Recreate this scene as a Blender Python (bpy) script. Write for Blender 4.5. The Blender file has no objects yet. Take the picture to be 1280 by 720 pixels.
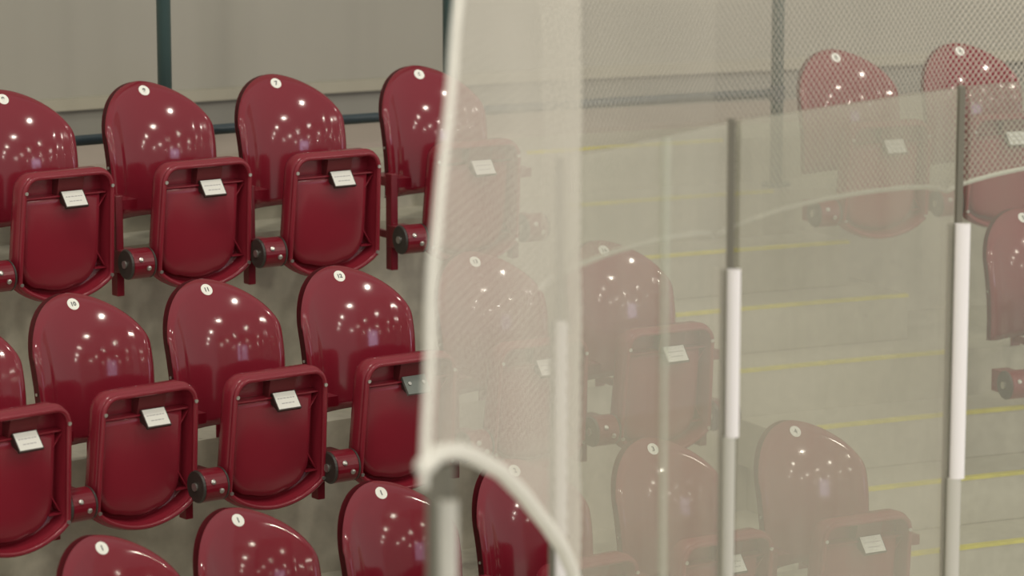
import bpy, math, random
from mathutils import Vector, Matrix
random.seed(7)
sc = bpy.context.scene
COL = sc.collection
PI = math.pi

# ------------------------------------------------------------------ camera
CAM_Z = 4.04
F_PX = 4000.0
PITCH = math.atan(690.0 / F_PX)
cam = bpy.data.cameras.new('camera')
cam.sensor_width = 36.0
cam.lens = 36.0 * F_PX / 1280.0
cam.clip_start = 0.1
cam.clip_end = 200
cam.dof.use_dof = True
cam.dof.focus_distance = 9.4
cam.dof.aperture_fstop = 2.5
camo = bpy.data.objects.new('camera', cam)
camo.location = (0, 0, CAM_Z)
camo.rotation_euler = (PI / 2 - PITCH, 0, 0)
COL.objects.link(camo)
sc.camera = camo

# ------------------------------------------------------------------ light, exposure
W = bpy.data.worlds.new('arena_air')
sc.world = W
W.use_nodes = True
wn = W.node_tree.nodes
wb = wn['Background']
wb.inputs[0].default_value = (0.93, 0.905, 0.83, 1)
wb.inputs[1].default_value = 0.53
sc.view_settings.view_transform = 'Standard'
sc.view_settings.look = 'None'
sc.view_settings.exposure = 0.18
sc.view_settings.gamma = 1.0
sc.view_settings.use_curve_mapping = False


def lamp(name, loc, size, power, color, target=None, sy=None):
    l = bpy.data.lights.new(name, 'AREA')
    l.shape = 'DISK' if sy is None else 'RECTANGLE'
    l.size = size
    if sy: l.size_y = sy
    l.energy = power
    l.color = color
    o = bpy.data.objects.new(name, l)
    o.location = loc
    if target is not None:
        o.rotation_euler = (Vector(target) - Vector(loc)).to_track_quat('-Z', 'Y').to_euler()
    COL.objects.link(o)
    return o


for ix in range(6):
    for iy in range(4):
        lamp('arena_ceiling_lamp', (-2.5 + 7.6 * ix + 1.2 * (iy % 2), -20.5 + 8.5 * iy, 11.0), 0.55, 185, (1.0, 0.93, 0.80))
lamp('scoreboard_glow', (21.0, -8.0, 6.0), 4.6, 380, (0.74, 0.66, 1.0), target=(0, 9, 3), sy=5.2)

# ------------------------------------------------------------------ materials
M = {}


def mat(name, color, rough=0.5, metal=0.0, spec=0.5, coat=0.0, noise=None, bump=None, emis=None):
    m = bpy.data.materials.new(name)
    m.use_nodes = True
    nt = m.node_tree
    b = nt.nodes['Principled BSDF']
    b.inputs['Base Color'].default_value = (*color, 1)
    b.inputs['Roughness'].default_value = rough
    b.inputs['Metallic'].default_value = metal
    b.inputs['Specular IOR Level'].default_value = spec
    if coat:
        b.inputs['Coat Weight'].default_value = coat
        b.inputs['Coat Roughness'].default_value = 0.08
    tc = nt.nodes.new('ShaderNodeTexCoord')
    if noise:
        scale, amt = noise
        n = nt.nodes.new('ShaderNodeTexNoise')
        n.inputs['Scale'].default_value = scale
        n.inputs['Detail'].default_value = 6
        nt.links.new(tc.outputs['Object'], n.inputs['Vector'])
        r = nt.nodes.new('ShaderNodeMapRange')
        r.inputs[1].default_value = 0.3; r.inputs[2].default_value = 0.7
        r.inputs[3].default_value = 1 - amt; r.inputs[4].default_value = 1 + amt
        nt.links.new(n.outputs[0], r.inputs[0])
        mx = nt.nodes.new('ShaderNodeVectorMath'); mx.operation = 'SCALE'
        mx.inputs[0].default_value = color
        nt.links.new(r.outputs[0], mx.inputs['Scale'])
        nt.links.new(mx.outputs[0], b.inputs['Base Color'])
    if bump:
        scale, s = bump
        n = nt.nodes.new('ShaderNodeTexNoise')
        n.inputs['Scale'].default_value = scale
        n.inputs['Detail'].default_value = 4
        nt.links.new(tc.outputs['Object'], n.inputs['Vector'])
        bp = nt.nodes.new('ShaderNodeBump')
        bp.inputs['Strength'].default_value = s
        bp.inputs['Distance'].default_value = 0.01
        nt.links.new(n.outputs[0], bp.inputs['Height'])
        nt.links.new(bp.outputs[0], b.inputs['Normal'])
    M[name] = m
    return m


mat('red_shell', (0.205, 0.014, 0.027), 0.10, spec=0.6, noise=(3.0, 0.06))
mat('red_pan', (0.235, 0.017, 0.031), 0.24, spec=0.5, noise=(3.0, 0.08))
mat('red_metal', (0.17, 0.006, 0.016), 0.28, spec=0.5)
mat('black_rubber', (0.045, 0.040, 0.034), 0.4)
mat('bolt_steel', (0.55, 0.54, 0.50), 0.3, metal=0.8)
mat('white_sticker', (0.92, 0.92, 0.84), 0.5)
mat('red_flange', (0.17, 0.012, 0.022), 0.6, spec=0.15)
mat('near_cord', (0.69, 0.655, 0.57), 0.8)
mat('white_card', (0.80, 0.80, 0.74), 0.5)
mat('print_ink', (0.10, 0.10, 0.11), 0.6)
mat('faint_ink', (0.42, 0.40, 0.40), 0.6)
mat('holder_dark', (0.035, 0.022, 0.018), 0.4)
mat('holder_red', (0.13, 0.018, 0.022), 0.35)
mat('bare_plate', (0.17, 0.19, 0.17), 0.35, metal=0.2)
mat('teal_paint', (0.075, 0.135, 0.135), 0.35)
mat('rail_paint', (0.038, 0.060, 0.072), 0.35)
mat('wall_cream', (0.36, 0.345, 0.29), 0.6, noise=(0.8, 0.05))
mat('wall_grey', (0.26, 0.255, 0.22), 0.6, noise=(0.9, 0.06))
mat('ledge_cream', (0.38, 0.36, 0.28), 0.5)
mat('ledge_line', (0.16, 0.16, 0.14), 0.6)
mat('walkway_tan', (0.40, 0.34, 0.29), 0.6, noise=(2.0, 0.06))
mat('yellow_paint', (0.62, 0.56, 0.05), 0.5, noise=(14.0, 0.15))
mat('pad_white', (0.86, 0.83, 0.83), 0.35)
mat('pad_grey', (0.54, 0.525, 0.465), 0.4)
mat('post_dark', (0.17, 0.16, 0.125), 0.5)
mat('seam_strip', (0.46, 0.50, 0.42), 0.25)
mat('rope_white', (0.80, 0.78, 0.70), 0.7)
mat('net_cord', (0.68, 0.645, 0.56), 0.8)
mat('board_white', (0.78, 0.78, 0.75), 0.3)
mat('ice_floor', (0.62, 0.62, 0.58), 0.6, noise=(2.0, 0.08))

# concrete: broad mottling, small pits and streaks
m = mat('concrete', (0.30, 0.285, 0.22), 0.75)
nt = m.node_tree
b = nt.nodes['Principled BSDF']
tc = nt.nodes.new('ShaderNodeTexCoord')
n1 = nt.nodes.new('ShaderNodeTexNoise'); n1.inputs['Scale'].default_value = 2.2; n1.inputs['Detail'].default_value = 8
n2 = nt.nodes.new('ShaderNodeTexNoise'); n2.inputs['Scale'].default_value = 30; n2.inputs['Detail'].default_value = 3
vo = nt.nodes.new('ShaderNodeTexVoronoi'); vo.inputs['Scale'].default_value = 9
for t in (n1, n2, vo): nt.links.new(tc.outputs['Object'], t.inputs['Vector'])
cr = nt.nodes.new('ShaderNodeValToRGB')
cr.color_ramp.elements[0].position = 0.3; cr.color_ramp.elements[0].color = (0.38, 0.36, 0.28, 1)
cr.color_ramp.elements[1].position = 0.7; cr.color_ramp.elements[1].color = (0.50, 0.475, 0.385, 1)
nt.links.new(n1.outputs[0], cr.inputs[0])
pit = nt.nodes.new('ShaderNodeMapRange')
pit.inputs[1].default_value = 0.03; pit.inputs[2].default_value = 0.07
pit.inputs[3].default_value = 0.55; pit.inputs[4].default_value = 1.0
nt.links.new(vo.outputs['Distance'], pit.inputs[0])
gr = nt.nodes.new('ShaderNodeMapRange')
gr.inputs[1].default_value = 0.3; gr.inputs[2].default_value = 0.7
gr.inputs[3].default_value = 0.93; gr.inputs[4].default_value = 1.07
nt.links.new(n2.outputs[0], gr.inputs[0])
mu = nt.nodes.new('ShaderNodeMath'); mu.operation = 'MULTIPLY'
nt.links.new(pit.outputs[0], mu.inputs[0]); nt.links.new(gr.outputs[0], mu.inputs[1])
vs = nt.nodes.new('ShaderNodeVectorMath'); vs.operation = 'SCALE'
nt.links.new(cr.outputs[0], vs.inputs[0]); nt.links.new(mu.outputs[0], vs.inputs['Scale'])
nt.links.new(vs.outputs[0], b.inputs['Base Color'])


def glass_mat(name, haze, haze_col):
    """clear acrylic with scuffs: transparent + diffuse film coloured as a reflected veil + Fresnel reflection"""
    m = bpy.data.materials.new(name)
    m.use_nodes = True
    nt = m.node_tree
    nt.nodes.clear()
    out = nt.nodes.new('ShaderNodeOutputMaterial')
    tr = nt.nodes.new('ShaderNodeBsdfTransparent'); tr.inputs[0].default_value = (0.985, 1.0, 0.98, 1)
    df = nt.nodes.new('ShaderNodeBsdfDiffuse'); df.inputs[0].default_value = (*haze_col, 1)  # scuffs and the painted veil of reflected light share this colour
    gl = nt.nodes.new('ShaderNodeBsdfGlossy'); gl.inputs['Roughness'].default_value = 0.03
    lw = nt.nodes.new('ShaderNodeLayerWeight')
    pw = nt.nodes.new('ShaderNodeMath'); pw.operation = 'POWER'; pw.inputs[1].default_value = 5.0
    fr = nt.nodes.new('ShaderNodeMath'); fr.operation = 'MULTIPLY_ADD'; fr.inputs[1].default_value = 0.96; fr.inputs[2].default_value = 0.04
    nt.links.new(lw.outputs['Facing'], pw.inputs[0]); nt.links.new(pw.outputs[0], fr.inputs[0])
    tc = nt.nodes.new('ShaderNodeTexCoord')
    mp = nt.nodes.new('ShaderNodeMapping'); mp.inputs['Scale'].default_value = (5.0, 5.0, 0.5)
    no = nt.nodes.new('ShaderNodeTexNoise'); no.inputs['Scale'].default_value = 3.0; no.inputs['Detail'].default_value = 5
    nt.links.new(tc.outputs['Object'], mp.inputs[0]); nt.links.new(mp.outputs[0], no.inputs['Vector'])
    r = nt.nodes.new('ShaderNodeMapRange')
    r.inputs[1].default_value = 0.3; r.inputs[2].default_value = 0.7
    r.inputs[3].default_value = haze * 0.88; r.inputs[4].default_value = haze * 1.12
    nt.links.new(no.outputs[0], r.inputs[0])
    a = nt.nodes.new('ShaderNodeMixShader'); nt.links.new(r.outputs[0], a.inputs[0])
    nt.links.new(tr.outputs[0], a.inputs[1]); nt.links.new(df.outputs[0], a.inputs[2])
    c = nt.nodes.new('ShaderNodeMixShader'); nt.links.new(fr.outputs[0], c.inputs[0])
    nt.links.new(a.outputs[0], c.inputs[1]); nt.links.new(gl.outputs[0], c.inputs[2])
    nt.links.new(c.outputs[0], out.inputs[0])
    M[name] = m


glass_mat('acrylic_hazy', 0.31, (0.58, 0.545, 0.45))
glass_mat('acrylic_joint', 0.22, (0.72, 0.72, 0.62))
glass_mat('acrylic_mid', 0.38, (0.50, 0.475, 0.385))
glass_mat('acrylic_clear', 0.20, (0.42, 0.40, 0.33))


# ------------------------------------------------------------------ mesh helpers
class MB:
    def __init__(s): s.v = []; s.f = []
    def add(s, vs, fs):
        o = len(s.v); s.v += [tuple(v) for v in vs]; s.f += [tuple(i + o for i in f) for f in fs]
    def box(s, x0, x1, y0, y1, z0, z1, mtx=None):
        vs = [Vector(p) for p in ((x0, y0, z0), (x1, y0, z0), (x1, y1, z0), (x0, y1, z0), (x0, y0, z1), (x1, y0, z1), (x1, y1, z1), (x0, y1, z1))]
        if mtx: vs = [mtx @ v for v in vs]
        s.add(vs, [(0, 3, 2, 1), (4, 5, 6, 7), (0, 1, 5, 4), (1, 2, 6, 5), (2, 3, 7, 6), (3, 0, 4, 7)])
    def tube(s, pts, r, n=8, closed=False, caps=True):
        pts = [Vector(p) for p in pts]; N = len(pts); base = len(s.v)
        prev = None
        for i, p in enumerate(pts):
            a = pts[(i - 1) % N] if (closed or i > 0) else p
            c = pts[(i + 1) % N] if (closed or i < N - 1) else p
            t = (c - a).normalized()
            if prev is None:
                up = Vector((0, 0, 1)) if abs(t.z) < 0.9 else Vector((0, 1, 0))
                e1 = t.cross(up).normalized()
            else:
                e1 = (prev - t * prev.dot(t)).normalized()
            prev = e1
            e2 = t.cross(e1)
            rr = r[i] if isinstance(r, (list, tuple)) else r
            for k in range(n):
                an = 2 * PI * k / n
                s.v.append(tuple(p + e1 * rr * math.cos(an) + e2 * rr * math.sin(an)))
        M_ = N if closed else N - 1
        for i in range(M_):
            for k in range(n):
                a0 = base + i * n + k; a1 = base + i * n + (k + 1) % n
                b0 = base + ((i + 1) % N) * n + k; b1 = base + ((i + 1) % N) * n + (k + 1) % n
                s.f.append((a0, a1, b1, b0))
        if caps and not closed:
            s.f.append(tuple(base + k for k in range(n))[::-1])
            s.f.append(tuple(base + (N - 1) * n + k for k in range(n)))
    def build(s, name, material, parent=None, smooth=False, bevel=0.0):
        me = bpy.data.meshes.new(name)
        me.from_pydata(s.v, [], s.f)
        me.materials.append(M[material])
        me.update()
        if smooth:
            me.polygons.foreach_set('use_smooth', [True] * len(me.polygons))
        o = bpy.data.objects.new(name, me)
        COL.objects.link(o)
        if parent: o.parent = parent
        if bevel:
            bm = o.modifiers.new('bevel', 'BEVEL'); bm.width = bevel; bm.segments = 2; bm.limit_method = 'ANGLE'
        return o


def tag(o, label=None, cat=None, group=None, kind=None):
    if label: o['label'] = label
    if cat: o['category'] = cat
    if group: o['group'] = group
    if kind: o['kind'] = kind
    return o


def empty(name, loc, rz=0.0):
    e = bpy.data.objects.new(name, None)
    e.location = loc
    e.rotation_euler = (0, 0, rz)
    e.empty_display_size = 0.05
    COL.objects.link(e)
    return e


# ------------------------------------------------------------------ the curved grandstand
CX, CY, R1 = 5.88, 0.575, 11.685
RISE, RUN = 0.484, 0.75
def tz(i): return CAM_Z - 2.108 - RISE * i       # tread height of row i (0 = the top row)
def arc_pt(R, deg, z):
    a = math.radians(deg)
    return (CX + R * math.sin(a), CY + R * math.cos(a), z)


def arc_block(R0, R1_, a0, a1, z0, z1, n=None):
    mb = MB()
    n = n or max(2, int(abs(a1 - a0) / 1.0))
    vs = []
    for i in range(n + 1):
        a = a0 + (a1 - a0) * i / n
        vs += [arc_pt(R0, a, z0), arc_pt(R0, a, z1), arc_pt(R1_, a, z1), arc_pt(R1_, a, z0)]
    fs = []
    for i in range(n):
        p = 4 * i; q = p + 4
        for k in range(4):
            k2 = (k + 1) % 4
            fs.append((p + k, q + k, q + k2, p + k2))
    fs.append((0, 1, 2, 3)); fs.append((4 * n + 3, 4 * n + 2, 4 * n + 1, 4 * n))
    mb.add(vs, fs)
    return mb


A0, A1 = -58, 6
fl = MB(); fl.box(-9, 14, -3, 14, -0.1, 0.0)
tag(fl.build('floor', 'ice_floor'), kind='structure')
for i in range(3):
    tag(arc_block(R1 - RUN * i - 0.45, R1 - RUN * i + 0.30, A0, A1, 0.0, tz(i)).build('seating_tier', 'concrete'), kind='structure')
tag(arc_block(R1 + 0.30, R1 + 0.55, A0, A1, 0.0, tz(-1)).build('seating_tier', 'concrete'), kind='structure')
WZ = tz(-1) + RISE / 3
tag(arc_block(R1 + 0.55, R1 + 1.6, A0, A1, 0.0, WZ).build('floor_walkway', 'concrete'), kind='structure')
tag(arc_block(R1 + 0.93, R1 + 1.5, A0, A1, WZ, WZ + 0.018).build('trim_1', 'walkway_tan'), kind='structure')
# back wall: grey skirting, cream ledge, cream wall
LZ = CAM_Z - 1.31
tag(arc_block(R1 + 1.50, R1 + 1.75, A0, A1, WZ, 7.2).build('wall_back', 'wall_cream'), kind='structure')
tag(arc_block(R1 + 1.485, R1 + 1.50, A0, A1, WZ + 0.018, LZ - 0.02).build('trim_2', 'wall_grey'), kind='structure')
tag(arc_block(R1 + 1.46, R1 + 1.50, A0, A1, LZ - 0.012, LZ + 0.030).build('trim_3', 'ledge_cream'), kind='structure')
tag(arc_block(R1 + 1.475, R1 + 1.50, A0, A1, LZ - 0.022, LZ - 0.012).build('trim_4', 'ledge_line'), kind='structure')

# aisle steps: index k counted from the walkway down; three per row
aR = [-24.66, -24.3, -23.45, -22.95, -22.7, -21.3, -20.9, -20.4]
aL = [-28.44, -28.3, -28.1, -27.6, -27.3, -27.1, -26.9, -26.7]
def nz(k): return tz(0) - (k - 4) * RISE / 3
def nR(k): return R1 - 0.45 - (k - 4) * 0.25
step_words = {2: 'second concrete aisle step below the back walkway', 3: 'third concrete aisle step below the back walkway, first above the top row tread',
              5: 'concrete aisle step just below the tread of the top seat row',
              6: 'concrete aisle step second below the tread of the top seat row'}
stripe_words = {0: 'yellow painted nosing stripe at the walkway edge, highest of the aisle stripes',
                1: 'yellow nosing stripe on the landing edge just below the walkway stripe',
                4: 'yellow nosing stripe on the top seat row tread where the aisle crosses it',
                7: 'yellow nosing stripe on the middle seat row tread, lowest of the aisle stripes'}
for k in range(8):
    z = nz(k) if k else WZ
    R = nR(k)
    st = arc_block(R - 0.003, R + 0.022, aL[k], aR[k], z - 0.009, z + 0.002)
    if k in step_words:
        back = R1 + 0.30 if k < 4 else R1 - 0.45
        o = arc_block(R, back, aL[k], aR[k], z - RISE / 3, z).build('aisle_step', 'concrete', bevel=0.004)
        tag(o, step_words[k], 'step', 'aisle steps between the seating blocks')
        st.build('nosing_stripe', 'yellow_paint', o)
    else:
        tag(st.build('nosing_stripe', 'yellow_paint'), stripe_words[k], 'stripe', 'aisle nosing stripes on the tier edges')

# ------------------------------------------------------------------ guard rail poles and rail
RP = R1 + 0.40
def ang_of_px(px, z):
    r = (px - 640) / F_PX
    best = None
    for j in range(600):
        a = -50 + j * 0.1
        p = arc_pt(RP, a, z)
        d = abs(p[0] / p[1] - r)
        if best is None or d < best[0]: best = (d, a)
    return best[1]
pole_angles = [-35.48, -30.29, -23.99]       # spacing of the posts along the walkway
pole_labels = ['teal round post rising behind the top row, leftmost of the posts',
               'teal round post rising behind the top row, right at the edge of the net',
               'teal round post seen through the net between the aisle and the right seats']
for a, lab in zip(pole_angles, pole_labels):
    b0 = arc_pt(RP, a, tz(-1))
    e = empty('railing_post', b0)
    mb = MB(); mb.tube([(0, 0, 0), (0, 0, 5.0)], 0.0235, 20)
    mb.build('post', 'teal_paint', e, smooth=True)
    mb = MB(); mb.tube([(0, 0, 0.0), (0, 0, 0.012)], 0.055, 20)
    mb.build('foot_plate', 'teal_paint', e)
    mb = MB()
    t = math.radians(-a)
    ux = Vector((math.cos(t), math.sin(t), 0))
    zz = CAM_Z - 1.285 - tz(-1)
    mb.tube([(0, 0, zz - 0.03), (0, 0, zz + 0.03)], 0.028, 16)
    mb.build('clamp', 'rail_paint', e, smooth=False)
    tag(e, lab, 'post', 'posts behind the top row')
mb = MB(); n = 40
mb.tube([arc_pt(RP, -50 + 26.1 * i / n, CAM_Z - 1.283) for i in range(n + 1)], 0.0175, 12)
tag(mb.build('guard_rail', 'rail_paint', smooth=True), 'dark teal horizontal rail running behind the top row of seats', 'railing')

# ------------------------------------------------------------------ folding seat
BZ = 1.0        # number disc height over the tread
ZB, ZS, ZT = 0.62, 0.866, 1.024
HW = 0.193


def smooth01(x): x = max(0.0, min(1.0, x)); return x * x * (3 - 2 * x)


def back_profile(z):
    # lower back stands forward, the top sweeps rearwards
    t = max(0.0, (z - 0.62) / 0.38)
    return -0.092 + 0.092 * t ** 3.2


def back_xyz(s, t):
    # s in -1..1 across, t in 0..1 up
    sx = math.sin(s * PI / 2)
    ztop = ZS + (ZT - ZS) * (max(0.0, 1 - abs(sx) ** 1.7)) ** 0.5
    tt = math.sin(t * PI / 2) ** 0.9
    z = ZB + tt * (ztop - ZB)
    x = sx * HW
    if z < ZS: x *= 1 - 0.03 * smooth01((ZS - z) / 0.2)
    ex = HW - abs(sx) * HW
    dz = ztop - z
    e = (ex ** -2.0 + max(dz, 1e-4) ** -2.0) ** -0.5 if ex > 1e-4 else 0.0
    roll = 0.022
    k = max(0.0, 1 - e / roll)
    y = back_profile(z) + 0.018 * k ** 2.0 - 0.052 * (abs(sx)) ** 2.2
    # shallow moulded creases down both sides
    y -= 0.0025 * math.exp(-((abs(x) - 0.150) / 0.010) ** 2) * smooth01((0.98 - z) / 0.15)
    return (x, y, z)


NS, NT = 44, 40
def backrest_mesh():
    mb = MB(); vs = []
    for j in range(NT + 1):
        for i in range(NS + 1):
            vs.append(back_xyz(-1 + 2 * i / NS, j / NT))
    fs = []
    w = NS + 1
    for j in range(NT):
        for i in range(NS):
            fs.append((j * w + i, j * w + i + 1, (j + 1) * w + i + 1, (j + 1) * w + i))
    # rearward flange round the outline (sides and top)
    rim = [j * w for j in range(NT + 1)] + [NT * w + i for i in range(1, NS + 1)] + [j * w + NS for j in range(NT - 1, -1, -1)]
    o = len(vs)
    for r in rim:
        x, y, z = vs[r]
        vs.append((x * 0.995, y + 0.028, z - 0.002))
    for a in range(len(rim) - 1):
        fs.append((rim[a], o + a, o + a + 1, rim[a + 1]))
    # bottom return lip
    b0 = list(range(w)); o2 = len(vs)
    for r in b0:
        x, y, z = vs[r]; vs.append((x, y + 0.03, z - 0.004))
    for a in range(w - 1): fs.append((b0[a + 1], b0[a], o2 + a, o2 + a + 1))
    mb.add(vs, fs)
    return mb


# ---- seat pan, folded up: local frame p (across), q (up the pan), d (depth away from viewer)
PW0, PW1 = 0.172, 0.160      # half widths bottom / top
PH = 0.385
PAN_Y, PAN_Z, LEAN = -0.352, 0.430, math.radians(5.5)
def pan_pt(p, q, d):
    # q up from pan bottom, d>0 behind the rim plane; pan leans forward at the top
    y = PAN_Y - q * math.sin(LEAN) + d * math.cos(LEAN)
    z = PAN_Z + q * math.cos(LEAN) + d * math.sin(LEAN)
    return (p, y, z)


def pan_outline(n_corner=8, inset=0.0):
    """closed outline: up the left side, over the top, down the right side, curved bottom edge"""
    pts = []
    rt = 0.052 - inset
    w1 = PW1 - inset; w0 = PW0 - inset; top = PH - inset; bot = 0.030 + inset
    rb = 0.022
    # bottom edge, left to right, bulging down
    def wat(q): return w0 + (w1 - w0) * (q / PH)
    L = []
    for i in range(10): L.append((-wat(bot + rb + (top - rt - bot - rb) * i / 9), bot + rb + (top - rt - bot - rb) * i / 9))
    T = []
    for i in range(1, n_corner + 1):
        a = PI - PI / 2 * i / n_corner
        T.append((-w1 + rt + rt * math.cos(a), top - rt + rt * math.sin(a)))
    for i in range(0, n_corner):
        a = PI / 2 - PI / 2 * i / n_corner
        T.append((w1 - rt + rt * math.cos(a), top - rt + rt * math.sin(a)))
    Rr = [(-x, q) for x, q in reversed(L)]
    B = []
    nb = 18
    wb_ = wat(bot) - 0.004
    for i in range(nb + 1):
        u = 1 - 2 * i / nb
        B.append((wb_ * u, bot - 0.052 * (1 - u * u) + rb * 0.3 * abs(u) ** 8))
    return L + T + Rr + B


def pan_shell():
    mb = MB()
    O = pan_outline()
    n = len(O)
    cx0, cy0 = 0.0, 0.19
    rings = []
    def ring(scale, d, bulge=0.0):
        return [pan_pt(cx0 + (p - cx0) * scale, cy0 + (q - cy0) * scale, d) for p, q in O]
    # from the inside trench floor outwards over the lip, down the outer wall, to the back face
    def inset_ring(ins, d):
        I = pan_outline(inset=ins)
        return [pan_pt(p, q, d) for p, q in I]
    rings.append(inset_ring(0.020, 0.050))
    rings.append(inset_ring(0.017, 0.046))
    rings.append(inset_ring(0.014, 0.010))
    rings.append(inset_ring(0.010, 0.001))
    rings.append(inset_ring(0.004, 0.002))
    rings.append(inset_ring(0.000, 0.008))
    rings.append(inset_ring(-0.003, 0.014))
    rings.append(inset_ring(-0.003, 0.022))
    rings.append(inset_ring(0.002, 0.026))
    rings.append(inset_ring(0.000, 0.034))
    rings.append(inset_ring(0.002, 0.058))
    rings.append(inset_ring(0.014, 0.072))
    rings.append(inset_ring(0.050, 0.080))
    vs = [v for r in rings for v in r]
    fs = []
    for a in range(len(rings) - 1):
        for i in range(n):
            j = (i + 1) % n
            fs.append((a * n + i, a * n + j, (a + 1) * n + j, (a + 1) * n + i))
    last = len(rings) - 1
    fs.append(tuple(last * n + i for i in range(n)))
    # trench floor, then the raised centre panel rising out of it
    fs.append(tuple(i for i in range(n))[::-1])
    mb.add(vs, fs)
    return mb


def centre_panel():
    """underside of the cushion form: raised rounded panel with big lower corners"""
    mb = MB()
    x0, x1 = -0.146, 0.130
    top = PH - 0.078; bot = -0.004
    pts = []
    rc = 0.075
    N = 12
    pts.append((x0, top)); pts.append((x1, top))
    for i in range(N + 1):
        a = -PI / 2 * i / N
        pts.append((x1 - rc + rc * math.cos(a), bot + 0.045 + rc + (rc + 0.02) * math.sin(a)))
    for i in range(9):
        u = 1 - 2 * i / 8.0
        pts.append(((x1 - rc) * u if u > 0 else (abs(x0) - rc) * u, bot + 0.025 - 0.012 * (1 - u * u)))
    for i in range(N + 1):
        a = -PI / 2 - PI / 2 * i / N
        pts.append((x0 + rc + rc * math.cos(a), bot + 0.045 + rc + (rc + 0.02) * math.sin(a)))
    out = []
    for p in pts:
        if not out or (abs(p[0] - out[-1][0]) + abs(p[1] - out[-1][1])) > 1e-4: out.append(p)
    pts = out; n = len(pts)
    cx0 = (x0 + x1) / 2; cy0 = 0.17
    layers = [(1.0, 0.050), (0.985, 0.030), (0.96, 0.024), (0.85, 0.020), (0.6, 0.017), (0.3, 0.0155)]
    vs = []
    for s_, d in layers:
        for p, q in pts:
            vs.append(pan_pt(cx0 + (p - cx0) * s_, cy0 + (q - cy0) * s_, d))
    vs.append(pan_pt(cx0, cy0, 0.015))
    fs = []
    for a in range(len(layers) - 1):
        for i in range(n):
            j = (i + 1) % n
            fs.append((a * n + i, a * n + j, (a + 1) * n + j, (a + 1) * n + i))
    c = len(vs) - 1; l = len(layers) - 1
    for i in range(n): fs.append((l * n + i, l * n + (i + 1) % n, c))
    mb.add(vs, fs)
    return mb


def text_mesh(body, size, name, material, parent, mtx, bold=0.0):
    cu = bpy.data.curves.new(name, 'FONT')
    cu.body = body; cu.size = size; cu.align_x = 'CENTER'; cu.align_y = 'CENTER'
    cu.extrude = 0.0003; cu.offset = bold
    tmp = bpy.data.objects.new(name, cu)
    COL.objects.link(tmp)
    dg = bpy.context.evaluated_depsgraph_get()
    me = bpy.data.meshes.new_from_object(tmp.evaluated_get(dg))
    bpy.data.objects.remove(tmp)
    me.transform(mtx)
    me.materials.clear(); me.materials.append(M[material])
    o = bpy.data.objects.new(name, me)
    COL.objects.link(o); o.parent = parent
    return o


def disc(mb, c, nrm, r, h, n=20, dome=0.0):
    c = Vector(c); nrm = Vector(nrm).normalized()
    mb.tube([c, c + nrm * h], r, n)


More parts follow.
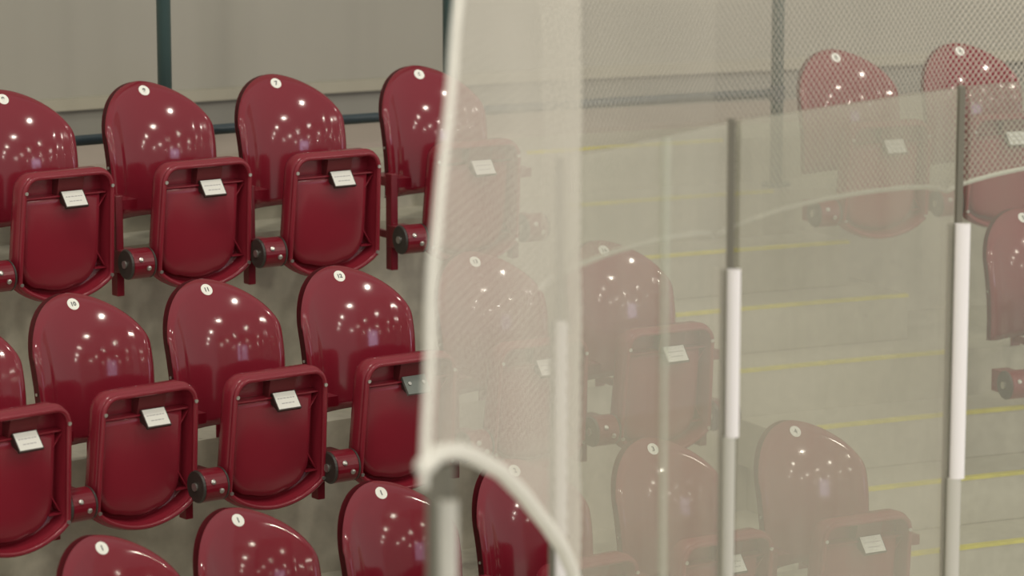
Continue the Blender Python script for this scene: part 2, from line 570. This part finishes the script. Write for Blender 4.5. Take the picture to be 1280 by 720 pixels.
def build_seat():
    root = empty('folding_seat', (0, 0, 0))
    bk = backrest_mesh().build('backrest', 'red_shell', root, smooth=True)
    bk.data.materials.append(M['red_flange'])
    for i_, pl_ in enumerate(bk.data.polygons):
        if i_ >= NS * NT: pl_.material_index = 1
    so = bk.modifiers.new('thickness', 'SOLIDIFY'); so.thickness = 0.004; so.offset = 1; so.material_offset_rim = 1
    for sx in (-1, 1):
        x, y, z = back_xyz(sx * 1.0, 0.42)
        s_ = MB(); disc(s_, (x - sx * 0.003, y + 0.014, z), (sx, -0.1, 0), 0.0045, 0.005, 12)
        s_.build('screw', 'bolt_steel', bk, smooth=False)
    pan = pan_shell().build('seat', 'red_pan', root, smooth=True)
    ed = pan.modifiers.new('edge', 'EDGE_SPLIT'); ed.split_angle = math.radians(50)
    cp = centre_panel().build('underside_panel', 'red_pan', pan, smooth=True)
    ed = cp.modifiers.new('edge', 'EDGE_SPLIT'); ed.split_angle = math.radians(60)
    # tubular rim bead
    mb = MB(); mb.tube([pan_pt(p, q, -0.001) for p, q in pan_outline(inset=0.009)], 0.0080, 10, closed=True)
    mb.build('rim', 'red_pan', pan, smooth=True)
    # ribs in the trench
    def slab(p0, q0, p1, q1, th, d0, d1):
        mb = MB()
        a = Vector((p0, q0)); b_ = Vector((p1, q1)); nn = Vector((-(b_ - a).y, (b_ - a).x)).normalized() * th / 2
        P = [a + nn, b_ + nn, b_ - nn, a - nn]
        vs = [pan_pt(p.x, p.y, d0) for p in P] + [pan_pt(p.x, p.y, d1) for p in P]
        mb.add(vs, [(0, 1, 2, 3), (7, 6, 5, 4), (0, 4, 5, 1), (1, 5, 6, 2), (2, 6, 7, 3), (3, 7, 4, 0)])
        mb.build('rib', 'red_pan', pan)
    slab(-0.142, PH - 0.076, 0.142, PH - 0.076, 0.005, 0.016, 0.050)
    slab(0.118, PH - 0.125, 0.146, PH - 0.085, 0.004, 0.022, 0.050)
    slab(0.118, 0.125, 0.150, 0.075, 0.004, 0.022, 0.050)
    slab(0.112, 0.070, 0.154, 0.070, 0.004, 0.018, 0.050)
    for p, q in ((-0.150, PH - 0.052), (0.150, PH - 0.052), (-0.158, 0.052), (0.158, 0.052)):
        s_ = MB(); disc(s_, pan_pt(p, q, -0.0075), (Vector(pan_pt(p, q, -0.01)) - Vector(pan_pt(p, q, 0))), 0.0055, 0.004, 12)
        s_.build('screw', 'bolt_steel', pan)
    # tilted number-card holder hanging from the front lip
    hd = MB()
    hx0, hx1 = -0.045, 0.045
    CXL = 0.018
    def hp(x, q, d): return pan_pt(x + CXL, q, d)
    # red block behind card
    vs = [hp(hx0, PH - 0.018, 0.012), hp(hx1, PH - 0.018, 0.012), hp(hx1, PH - 0.100, 0.026), hp(hx0, PH - 0.100, 0.026),
          hp(hx0, PH - 0.018, 0.050), hp(hx1, PH - 0.018, 0.050), hp(hx1, PH - 0.100, 0.050), hp(hx0, PH - 0.100, 0.050)]
    hd.add(vs, [(0, 3, 2, 1), (4, 5, 6, 7), (0, 1, 5, 4), (1, 2, 6, 5), (2, 3, 7, 6), (3, 0, 4, 7)])
    holder = hd.build('card_holder', 'holder_red', pan)
    return root, pan, holder


def card_frame(tilt):
    """matrix of the card plane: local x across, y up, z out of the face"""
    c = Vector(pan_pt(0.020, PH - 0.082, -0.004))
    ex = Vector((1, 0, 0))
    ey = Vector((0, math.sin(tilt), math.cos(tilt)))    # card top leans back, face turned upwards
    ez = ex.cross(ey)
    return Matrix(((ex.x, ey.x, ez.x, c.x), (ex.y, ey.y, ez.y, c.y), (ex.z, ey.z, ez.z, c.z), (0, 0, 0, 1)))


def build_plate(pan, bare=False):
    mtx = card_frame(math.radians(38))
    mb = MB(); mb.box(-0.0395, 0.0395, -0.029, 0.029, -0.009, 0.0, mtx)
    # wedge behind the plate down to the pan
    c = card_frame(math.radians(38))
    pl = mb.build('card_plate', 'holder_dark' if not bare else 'bare_plate', pan)
    wd = MB()
    a = [c @ Vector((-0.037, -0.026, -0.009)), c @ Vector((0.037, -0.026, -0.009)), c @ Vector((0.037, 0.027, -0.009)), c @ Vector((-0.037, 0.027, -0.009))]
    bk = [Vector(pan_pt(-0.017, PH - 0.094, 0.03)), Vector(pan_pt(0.057, PH - 0.094, 0.03)), Vector(pan_pt(0.057, PH - 0.06, 0.03)), Vector(pan_pt(-0.017, PH - 0.06, 0.03))]
    wd.add(a + bk, [(0, 1, 2, 3), (7, 6, 5, 4), (0, 4, 5, 1), (1, 5, 6, 2), (2, 6, 7, 3), (3, 7, 4, 0)])
    wd.build('wedge', 'holder_dark', pl)
    if bare:
        for x in (-0.024, 0.024):
            s_ = MB(); s_.tube([mtx @ Vector((x, 0.004, 0.0)), mtx @ Vector((x, 0.004, 0.004))], 0.0055, 12)
            s_.build('screw', 'bolt_steel', pl)
        return pl
    cd = MB(); cd.box(-0.0365, 0.0365, -0.0255, 0.0265, 0.0, 0.0012, mtx)
    card = cd.build('printed_card', 'white_card', pl)
    ink = MB()
    # two lines of small grey print (unreadable in the photograph): short word strokes
    for yy, ww, x0 in ((0.007, (0.006, 0.008, 0.010, 0.009, 0.007, 0.006), -0.029), (-0.009, (0.010, 0.008, 0.011, 0.007), -0.021)):
        x = x0
        for w_ in ww:
            ink.box(x, x + w_, yy - 0.0014, yy + 0.0014, 0.0012, 0.0015, mtx)
            x += w_ + 0.0022
    ink.build('print', 'faint_ink', card)
    return pl


def hinge(root, x, arm_back, with_upright=True):
    """pivot housing between two seats: drum across the row with rubber discs, and the arm to the riser"""
    fy, fz = -0.345, 0.512
    mb = MB()
    L = 0.036
    mb.tube([(x - L, fy, fz), (x + L, fy, fz)], 0.047, 28)
    # housing body running back from the drum
    mb.box(x - L + 0.004, x + L - 0.004, fy, fy + 0.10, fz - 0.036, fz + 0.036)
    h = mb.build('hinge_housing', 'red_metal', root, bevel=0.003)
    for sx in (-1, 1):
        d = MB(); d.tube([(x + sx * L, fy, fz), (x + sx * (L + 0.002), fy, fz), (x + sx * (L + 0.008), fy, fz)], [0.046, 0.048, 0.044], 28)
        dd = d.build('rubber_disc', 'black_rubber', h, bevel=0.0015)
        d = MB(); d.tube([(x + sx * (L + 0.008), fy, fz), (x + sx * (L + 0.013), fy, fz)], 0.012, 14)
        d.build('disc_boss', 'bolt_steel', dd)
    for (ox, an) in ((-0.012, 158), (0.014, 192)):
        a = math.radians(an)
        n_ = Vector((0, math.cos(a), math.sin(a)))
        c = Vector((x + ox, fy, fz)) + n_ * 0.046
        s_ = MB(); s_.tube([c, c + n_ * 0.004, c + n_ * 0.006], [0.0075, 0.0075, 0.004], 14)
        s_.build('bolt', 'bolt_steel', h)
    if with_upright:
        u = MB(); u.box(x - 0.030, x - 0.004, fy + 0.075, fy + 0.112, 0.40, 0.715)
        u.build('upright', 'red_metal', root, bevel=0.003)
        a = MB(); a.box(x - 0.024, x - 0.010, fy + 0.10, arm_back, 0.50, 0.525)
        a.box(x - 0.035, x + 0.002, arm_back - 0.006, arm_back, 0.485, 0.54)
        a.build('wall_arm', 'red_metal', root, bevel=0.002)
        # lug tying the backrest shell to the upright
        g = MB(); g.box(x - 0.006, x + 0.060, fy + 0.10, -0.085, 0.665, 0.695)
        g.build('backrest_lug', 'red_metal', root)


def dup_tree(o, parent=None):
    c = o.copy(); COL.objects.link(c)
    if parent: c.parent = parent
    for ch in list(o.children): dup_tree(ch, c)
    return c


proto, proto_pan, _ = build_seat()
proto_card = build_plate(proto_pan)

# badge (number disc) position of every seat: world x, y of the disc, row, number, label
SEATS = [
 (0, -1.578, 9.861, '9', 'glossy red folding seat in the top row cut by the left picture edge', 'L'),
 (0, -1.170, 10.111, '8', 'glossy red folding seat in the top row in front of the leftmost teal post', 'L'),
 (0, -0.767, 10.325, '7', 'glossy red folding seat in the top row midway between the two teal posts', 'L'),
 (0, -0.311, 10.598, '6', 'glossy red top row seat half covered by the net edge, last before the aisle', 'LE'),
 (0, 1.130, 11.162, '5', 'hazy red folding seat in the top row just right of the aisle, behind netting', 'R'),
 (0, 1.595, 11.392, '4', 'hazy red seat in the top right corner behind the right glass post', 'RE'),
 (1, -1.572, 8.647, '13', 'middle row red seat, only backrest edge and pan showing at left picture edge', 'L'),
 (1, -1.251, 8.961, '10', 'red folding seat in the middle row, leftmost with its number disc in view', 'L'),
 (1, -0.894, 9.202, '11', 'middle row red seat with its white card, second from left with disc in view', 'L'),
 (1, -0.519, 9.440, '12', 'middle row red folding seat with a bare grey metal plate instead of a card', 'LB'),
 (1, -0.116, 9.706, '13', 'middle row red seat almost hidden behind the dense left part of net', 'L'),
 (1, 0.286, 9.924, '14', 'hazy red folding seat in the middle row, last one left of the aisle', 'LE'),
 (1, 1.712, 10.618, '5', 'hazy middle row red seat right of the aisle, cut by right picture edge', 'RE'),
 (2, -1.067, 8.067, '1', 'leftmost red backrest in the lowest row, cut by the bottom picture edge', 'L'),
 (2, -0.739, 8.367, '1', 'red folding backrest in the lowest row in view, second from the left', 'L'),
 (2, -0.367, 8.681, '1', 'red folding backrest in the lowest row in view, partly behind the left glass post', 'L'),
 (2, 0.005, 8.957, '2', 'red folding seat in the lowest row in view, seen under the sagging net rope', 'L'),
 (2, 0.414, 9.239, '3', 'hazy red folding seat in the lowest row in view, left of the middle glass post', 'L'),
 (2, 0.856, 9.482, '4', 'hazy red folding seat in the lowest row in view, right of the middle glass post', 'LE'),
]
roots = [proto] + [dup_tree(proto) for _ in SEATS[1:]]
for s, (row, bx, by, num, lab, flags) in zip(roots, SEATS):
    ang = math.degrees(math.atan2(bx - CX, by - CY))
    R = math.hypot(bx - CX, by - CY)
    s.location = (bx, by, tz(row))
    s.rotation_euler = (0, 0, math.radians(-ang))
    pan = [c for c in s.children if c.name.startswith('seat')][0]
    bk = [c for c in s.children if c.name.startswith('backrest')][0]
    if 'B' in flags:
        for c in list(pan.children):
            if c.name.startswith('card_plate'):
                for g in list(c.children):
                    for g2 in list(g.children): bpy.data.objects.remove(g2)
                    bpy.data.objects.remove(g)
                bpy.data.objects.remove(c)
        pl = build_plate(pan, bare=True)
        pl['label'] = 'bare grey metal plate with two screws and no card'
    arm = (R1 - RUN * row + 0.30) - R - 0.001
    pitch = {0: 0.460, 1: 0.443, 2: 0.470}[row]
    hinge(s, -pitch / 2, arm, 'R' not in flags)
    if 'E' in flags: hinge(s, pitch / 2, arm)
    # number disc on the backrest
    zc = BZ
    def yb(z): return back_profile(z)
    dydz = (yb(zc + 0.01) - yb(zc - 0.01)) / 0.02
    ey = Vector((0, dydz, 1)).normalized(); ex = Vector((1, 0, 0)); ez = ex.cross(ey)
    c = Vector((0, yb(zc) - 0.0045, zc)) + ez * 0.0
    yoff = None
    mtx = Matrix(((1, ey.x, ez.x, c.x), (0, ey.y, ez.y, c.y), (0, ey.z, ez.z, c.z), (0, 0, 0, 1)))
    d = MB()
    d.tube([mtx @ Vector((0, 0, -0.004)), mtx @ Vector((0, 0, 0.0015))], 0.0185, 28)
    dk = d.build('number_disc', 'white_sticker', bk)
    text_mesh(num, 0.021 if len(num) == 1 else 0.018, 'number', 'print_ink', dk, mtx @ Matrix.Translation((0, -0.0005, 0.0018)), bold=0.0006)
    where = ('top row', 'middle row', 'lowest row in view')[row]
    tag(s, lab, 'seat', 'red folding seats in the ' + where)

# ------------------------------------------------------------------ rink glass
# posts along the dasher: D (nearest, left) .. C .. B .. A .. E (beyond the frame)
P = {'D': (-0.104, 4.90), 'C': (0.097, 6.45), 'B': (0.490, 7.10), 'A': (1.100, 7.80), 'E': (1.860, 8.40)}
GTOP = CAM_Z - 0.847
PADTOP = CAM_Z - 1.178
BOARD = 1.10


def dirang(a, b): return math.atan2(P[b][1] - P[a][1], P[b][0] - P[a][0])


def box_between(mb, a, b, th, z0a, z1a, z0b=None, z1b=None, off=0.0):
    a = Vector(a); b_ = Vector(b); t = (b_ - a).normalized(); n_ = Vector((-t.y, t.x)) * th / 2
    o = Vector((-t.y, t.x)) * off
    z0b = z0a if z0b is None else z0b; z1b = z1a if z1b is None else z1b
    A_ = [a - n_ + o, b_ - n_ + o, b_ + n_ + o, a + n_ + o]
    zs0 = (z0a, z0b, z0b, z0a); zs1 = (z1a, z1b, z1b, z1a)
    vs = [(p.x, p.y, z) for p, z in zip(A_, zs0)] + [(p.x, p.y, z) for p, z in zip(A_, zs1)]
    mb.add(vs, [(0, 3, 2, 1), (4, 5, 6, 7), (0, 1, 5, 4), (1, 2, 6, 5), (2, 3, 7, 6), (3, 0, 4, 7)])


def shrink(a, b, g):
    a = Vector(P[a]) if isinstance(a, str) else Vector(a); b_ = Vector(P[b]) if isinstance(b, str) else Vector(b)
    t = (b_ - a).normalized()
    return tuple(a + t * g), tuple(b_ - t * g)


for a, b_, mt, lab in (('C', 'B', 'acrylic_hazy', 'hazy acrylic rink panel between the left and middle white padded posts'),
                       ('B', 'A', 'acrylic_mid', 'hazy acrylic rink panel between the middle and right white padded posts'),
                       ('A', 'E', 'acrylic_clear', 'clearer acrylic rink panel right of the right padded post')):
    p, q = shrink(a, b_, 0.026)
    mb = MB(); box_between(mb, p, q, 0.012, BOARD, GTOP)
    tag(mb.build('acrylic_shield', mt), lab, 'glass panel', 'rink glass panels')

post_info = {
 'D': ('short-looking padded glass post under the net corner at the left edge of the glass', 0.030, 1.178, 9),
 'C': ('left padded glass post, blurred, half hidden behind the near net', 0.024, 1.178, 9),
 'B': ('middle white padded glass post standing left of the aisle stripes', 0.031, 1.177, 1.56),
 'A': ('right white padded glass post, tallest in the picture, under the corner seats', 0.037, 1.180, 1.82),
}
for k, (lab, pw, ph, brk) in post_info.items():
    x, y = P[k]
    e = empty('glass_post', (x, y, 0.0))
    ptop = GTOP + 0.004 if k != 'D' else CAM_Z - 1.125
    pw0 = 0.0085 if k != 'D' else 0.014
    mb = MB(); mb.box(-pw0 - (0.016 if k == 'D' else 0), pw0, -0.020, 0.020, BOARD, ptop)
    mb.box(-0.012, 0.012, -0.022, 0.022, 0.0, BOARD + 0.05)
    mb.build('post', 'post_dark', e, bevel=0.002)
    zt = CAM_Z - ph
    if k != 'D':
        ch = MB(); ch.box(-0.025 if k == 'A' else -0.021, -0.0085, -0.016, 0.012, BOARD, zt - 0.004)
        ch.build('channel', 'post_dark', e)
    off = 0.004
    # padding: rounded sleeve on the rink side
    def sleeve(z0, z1, sx, w_, yy=-0.034):
        s_ = MB(); n_ = 16; pts = []
        for i in range(n_ + 1):
            a = PI + PI * i / n_
            pts.append((sx + off + w_ / 2 * math.cos(a), yy + 0.012 * math.sin(a)))
        pts = [(sx + off - w_ / 2, -0.020)] + pts + [(sx + off + w_ / 2, -0.020)]
        m_ = len(pts)
        vs = [(px, py, z0) for px, py in pts] + [(px, py, z1) for px, py in pts]
        fs = [(i, (i + 1) % m_, m_ + (i + 1) % m_, m_ + i) for i in range(m_)] + [tuple(range(m_))[::-1], tuple(range(m_, 2 * m_))]
        s_.add(vs, fs); return s_
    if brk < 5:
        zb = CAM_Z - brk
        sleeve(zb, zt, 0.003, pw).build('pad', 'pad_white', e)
        lw = sleeve(BOARD, zb, -0.004, pw * 0.95).build('pad_under_reflection', 'pad_grey', e)  # same pad below a reflection line; the reflection is painted as grey and a shift
        lw['label'] = 'lower length of the pad, greyed and shifted to show a reflection line'
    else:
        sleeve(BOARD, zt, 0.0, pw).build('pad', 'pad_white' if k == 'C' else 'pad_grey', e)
    tag(e, lab, 'glass post', 'padded posts of the rink glass')

# clear joint strip in the panel between C and B
mb = MB(); mb.tube([(0.330, 6.818, BOARD), (0.330, 6.818, GTOP)], 0.011, 6)
tag(mb.build('joint_strip', 'acrylic_joint'), 'pale vertical joint strip on the glass between the left and middle posts', 'glass joint')

# boards under the glass (just below the picture)
pts = ['D', 'C', 'B', 'A', 'E']
for a, b_, lab in (('C', 'B', 'white dasher board under the hazy left glass panel'), ('B', 'A', 'white dasher board under the glass between the middle and right posts'),
                   ('A', 'E', 'white dasher board under the clearer right glass panel')):
    p, q = shrink(a, b_, 0.055)
    mb = MB(); box_between(mb, p, q, 0.10, 0.0, BOARD - 0.03)
    o = mb.build('dasher_board', 'board_white')
    cap = MB(); box_between(cap, p, q, 0.13, BOARD - 0.03, BOARD)
    cap.build('cap_rail', 'yellow_paint', o)
    tag(o, lab, 'dasher board', 'rink boards below the glass')


# ------------------------------------------------------------------ netting
def net_sheet(name, path, bottom, top_z, left_edge=None, material='net_cord', cell=0.0215, cord=0.0012, wob=0.012, seed=1):
    """knotted diamond mesh hung along a plan path; bottom(t) gives the rope height; real cords"""
    P2 = [Vector(p) for p in path]
    L = [0.0]
    for a, b in zip(P2[:-1], P2[1:]): L.append(L[-1] + (b - a).length)
    tot = L[-1]
    rnd = random.Random(seed)
    ph = [rnd.uniform(0, 6.28) for _ in range(6)]
    def pos(s, z):
        s0 = max(0.0, min(tot - 1e-6, s))
        for i in range(len(L) - 1):
            if s0 <= L[i + 1] or i == len(L) - 2: break
        t = (P2[i + 1] - P2[i]).normalized()
        p = P2[i] + t * (s - L[i])
        n_ = Vector((-t.y, t.x))
        w_ = wob * (math.sin(z * 14 + ph[0] + 1.5 * math.sin(s * 3 + ph[3])) * 0.6 + math.sin(s * 9 + ph[1] + z * 2) * 0.5 + 0.35 * math.sin(z * 31 + s * 4 + ph[2]))
        p = p + n_ * w_
        return (p.x, p.y, z)
    h = cell / 2
    zmin = min(bottom(tot * i / 60.0) for i in range(61)) - 0.02
    nu = int(tot / h) + 2; nv = int((top_z - zmin) / h) + 1
    v = []; f = []
    def seg(a, b):
        a = Vector(a); b_ = Vector(b); t = (b_ - a).normalized()
        e1 = t.cross(Vector((0.3, 0.9, 0.1))).normalized(); e2 = t.cross(e1)
        o = len(v)
        for q in (a, b_):
            for k in range(3):
                an = 2 * PI * k / 3
                v.append(tuple(q + e1 * cord * math.cos(an) + e2 * cord * math.sin(an)))
        for k in range(3):
            k2 = (k + 1) % 3
            f.append((o + k, o + k2, o + 3 + k2, o + 3 + k))
    def inside(s, z):
        if s > tot or z > top_z or z < bottom(min(max(s, 0), tot)): return False
        return s >= (left_edge(z) if left_edge else 0.0)
    for j in range(nv):
        for i in range(-14, nu):
            if (i + j) % 2: continue
            s = i * h; z = zmin + j * h
            if not inside(s, z): continue
            for di in (-1, 1):
                s2, z2 = s + di * h, z + h
                if inside(s2, z2): seg(pos(s, z), pos(s2, z2))
    mb = MB(); mb.v = v; mb.f = f
    net = mb.build('mesh', material)
    return net, pos, tot


# near curtain: from just left of the nearest post, running past the left padded post
t0 = Vector((0.129, 0.9917))
n0 = Vector((-t0.y, t0.x))
Dp = Vector(P['D'])
near_path = [Dp - (t0 * 1.5 - n0 * 0.05) * (0.25 / 1.5), Dp + t0 * 1.5 - n0 * 0.05]
arc = [(-0.25, 1.086), (-0.10, 1.088), (0.0, 1.105), (0.12, 1.132), (0.245, 1.167), (0.517, 1.255), (0.773, 1.358), (1.055, 1.482), (1.258, 1.581), (1.365, 1.648), (1.5, 1.75)]
def interp(tab, x):
    if x <= tab[0][0]: return tab[0][1]
    for (a, va), (b, vb) in zip(tab[:-1], tab[1:]):
        if x <= b: return va + (vb - va) * (x - a) / (b - a)
    return tab[-1][1]
near_bottom = lambda s: CAM_Z - interp(arc, s - 0.25)
near_left = lambda z: 0.25 + interp([(2.9, -0.20), (3.25, -0.10), (3.5, 0.05), (3.75, 0.21), (4.4, 0.30)], z)
TOP = 4.25
e = empty('near_net', (Dp.x, Dp.y, 0))
net, npos, tot = net_sheet('mesh', near_path, near_bottom, TOP, near_left, cell=0.033, cord=0.0014, wob=0.0022, seed=3, material='near_cord')
net.name = 'netting'; net.parent = e; net.matrix_parent_inverse = Matrix.Translation((-Dp.x, -Dp.y, 0))
mb = MB(); N = 60
mb.tube([npos(0.06 + (tot - 0.06) * i / N, near_bottom(0.06 + (tot - 0.06) * i / N)) for i in range(N + 1)], 0.0145, 10)
r = mb.build('bottom_rope', 'rope_white', e, smooth=True); r.matrix_parent_inverse = Matrix.Translation((-Dp.x, -Dp.y, 0))
mb = MB()
mb.tube([npos(near_left(z), z) for z in [2.92 + (TOP - 2.92) * i / 40 for i in range(41)]], 0.007, 10)
r = mb.build('edge_rope', 'rope_white', e, smooth=True); r.matrix_parent_inverse = Matrix.Translation((-Dp.x, -Dp.y, 0))
tag(e, 'out of focus pale safety net with a sagging bottom rope, nearest the viewer', 'netting')
e['kind'] = 'thing'
del e['kind']

# far net: behind the posts, scalloped rope tied at each post
def offp(k, d):
    seq = ['C', 'B', 'A', 'E']
    i = seq.index(k)
    a = seq[max(0, i - 1)]; b_ = seq[min(3, i + 1)]
    t = (Vector(P[b_]) - Vector(P[a])).normalized()
    return Vector(P[k]) + Vector((-t.y, t.x)) * d
far_path = [offp(k, 0.045) for k in ('C', 'B', 'A', 'E')]
Ls = [0.0]
for a, b_ in zip(far_path[:-1], far_path[1:]): Ls.append(Ls[-1] + (b_ - a).length)
def far_bottom(s):
    for i in range(3):
        if s <= Ls[i + 1] or i == 2: break
    u = max(0.0, min(1.0, (s - Ls[i]) / (Ls[i + 1] - Ls[i])))
    base = CAM_Z - 1.118 + 0.0
    hump = (0.030, 0.040, 0.045)[i]
    return base + hump * (4 * u * (1 - u)) ** 0.55 + 0.008 * u
e = empty('far_net', (*far_path[1], 0))
inv = Matrix.Translation((-far_path[1].x, -far_path[1].y, 0))
net, fpos, tot = net_sheet('mesh', far_path, far_bottom, TOP, None, cell=0.020, cord=0.0014, wob=0.006, seed=5)
net.name = 'netting'; net.parent = e; net.matrix_parent_inverse = inv
mb = MB(); N = 150
mb.tube([fpos(tot * i / N, far_bottom(tot * i / N)) for i in range(N + 1)], 0.006, 8)
r = mb.build('bottom_rope', 'rope_white', e, smooth=True); r.matrix_parent_inverse = inv
tag(e, 'fine diamond safety net with scalloped white rope hanging behind the glass posts', 'netting')
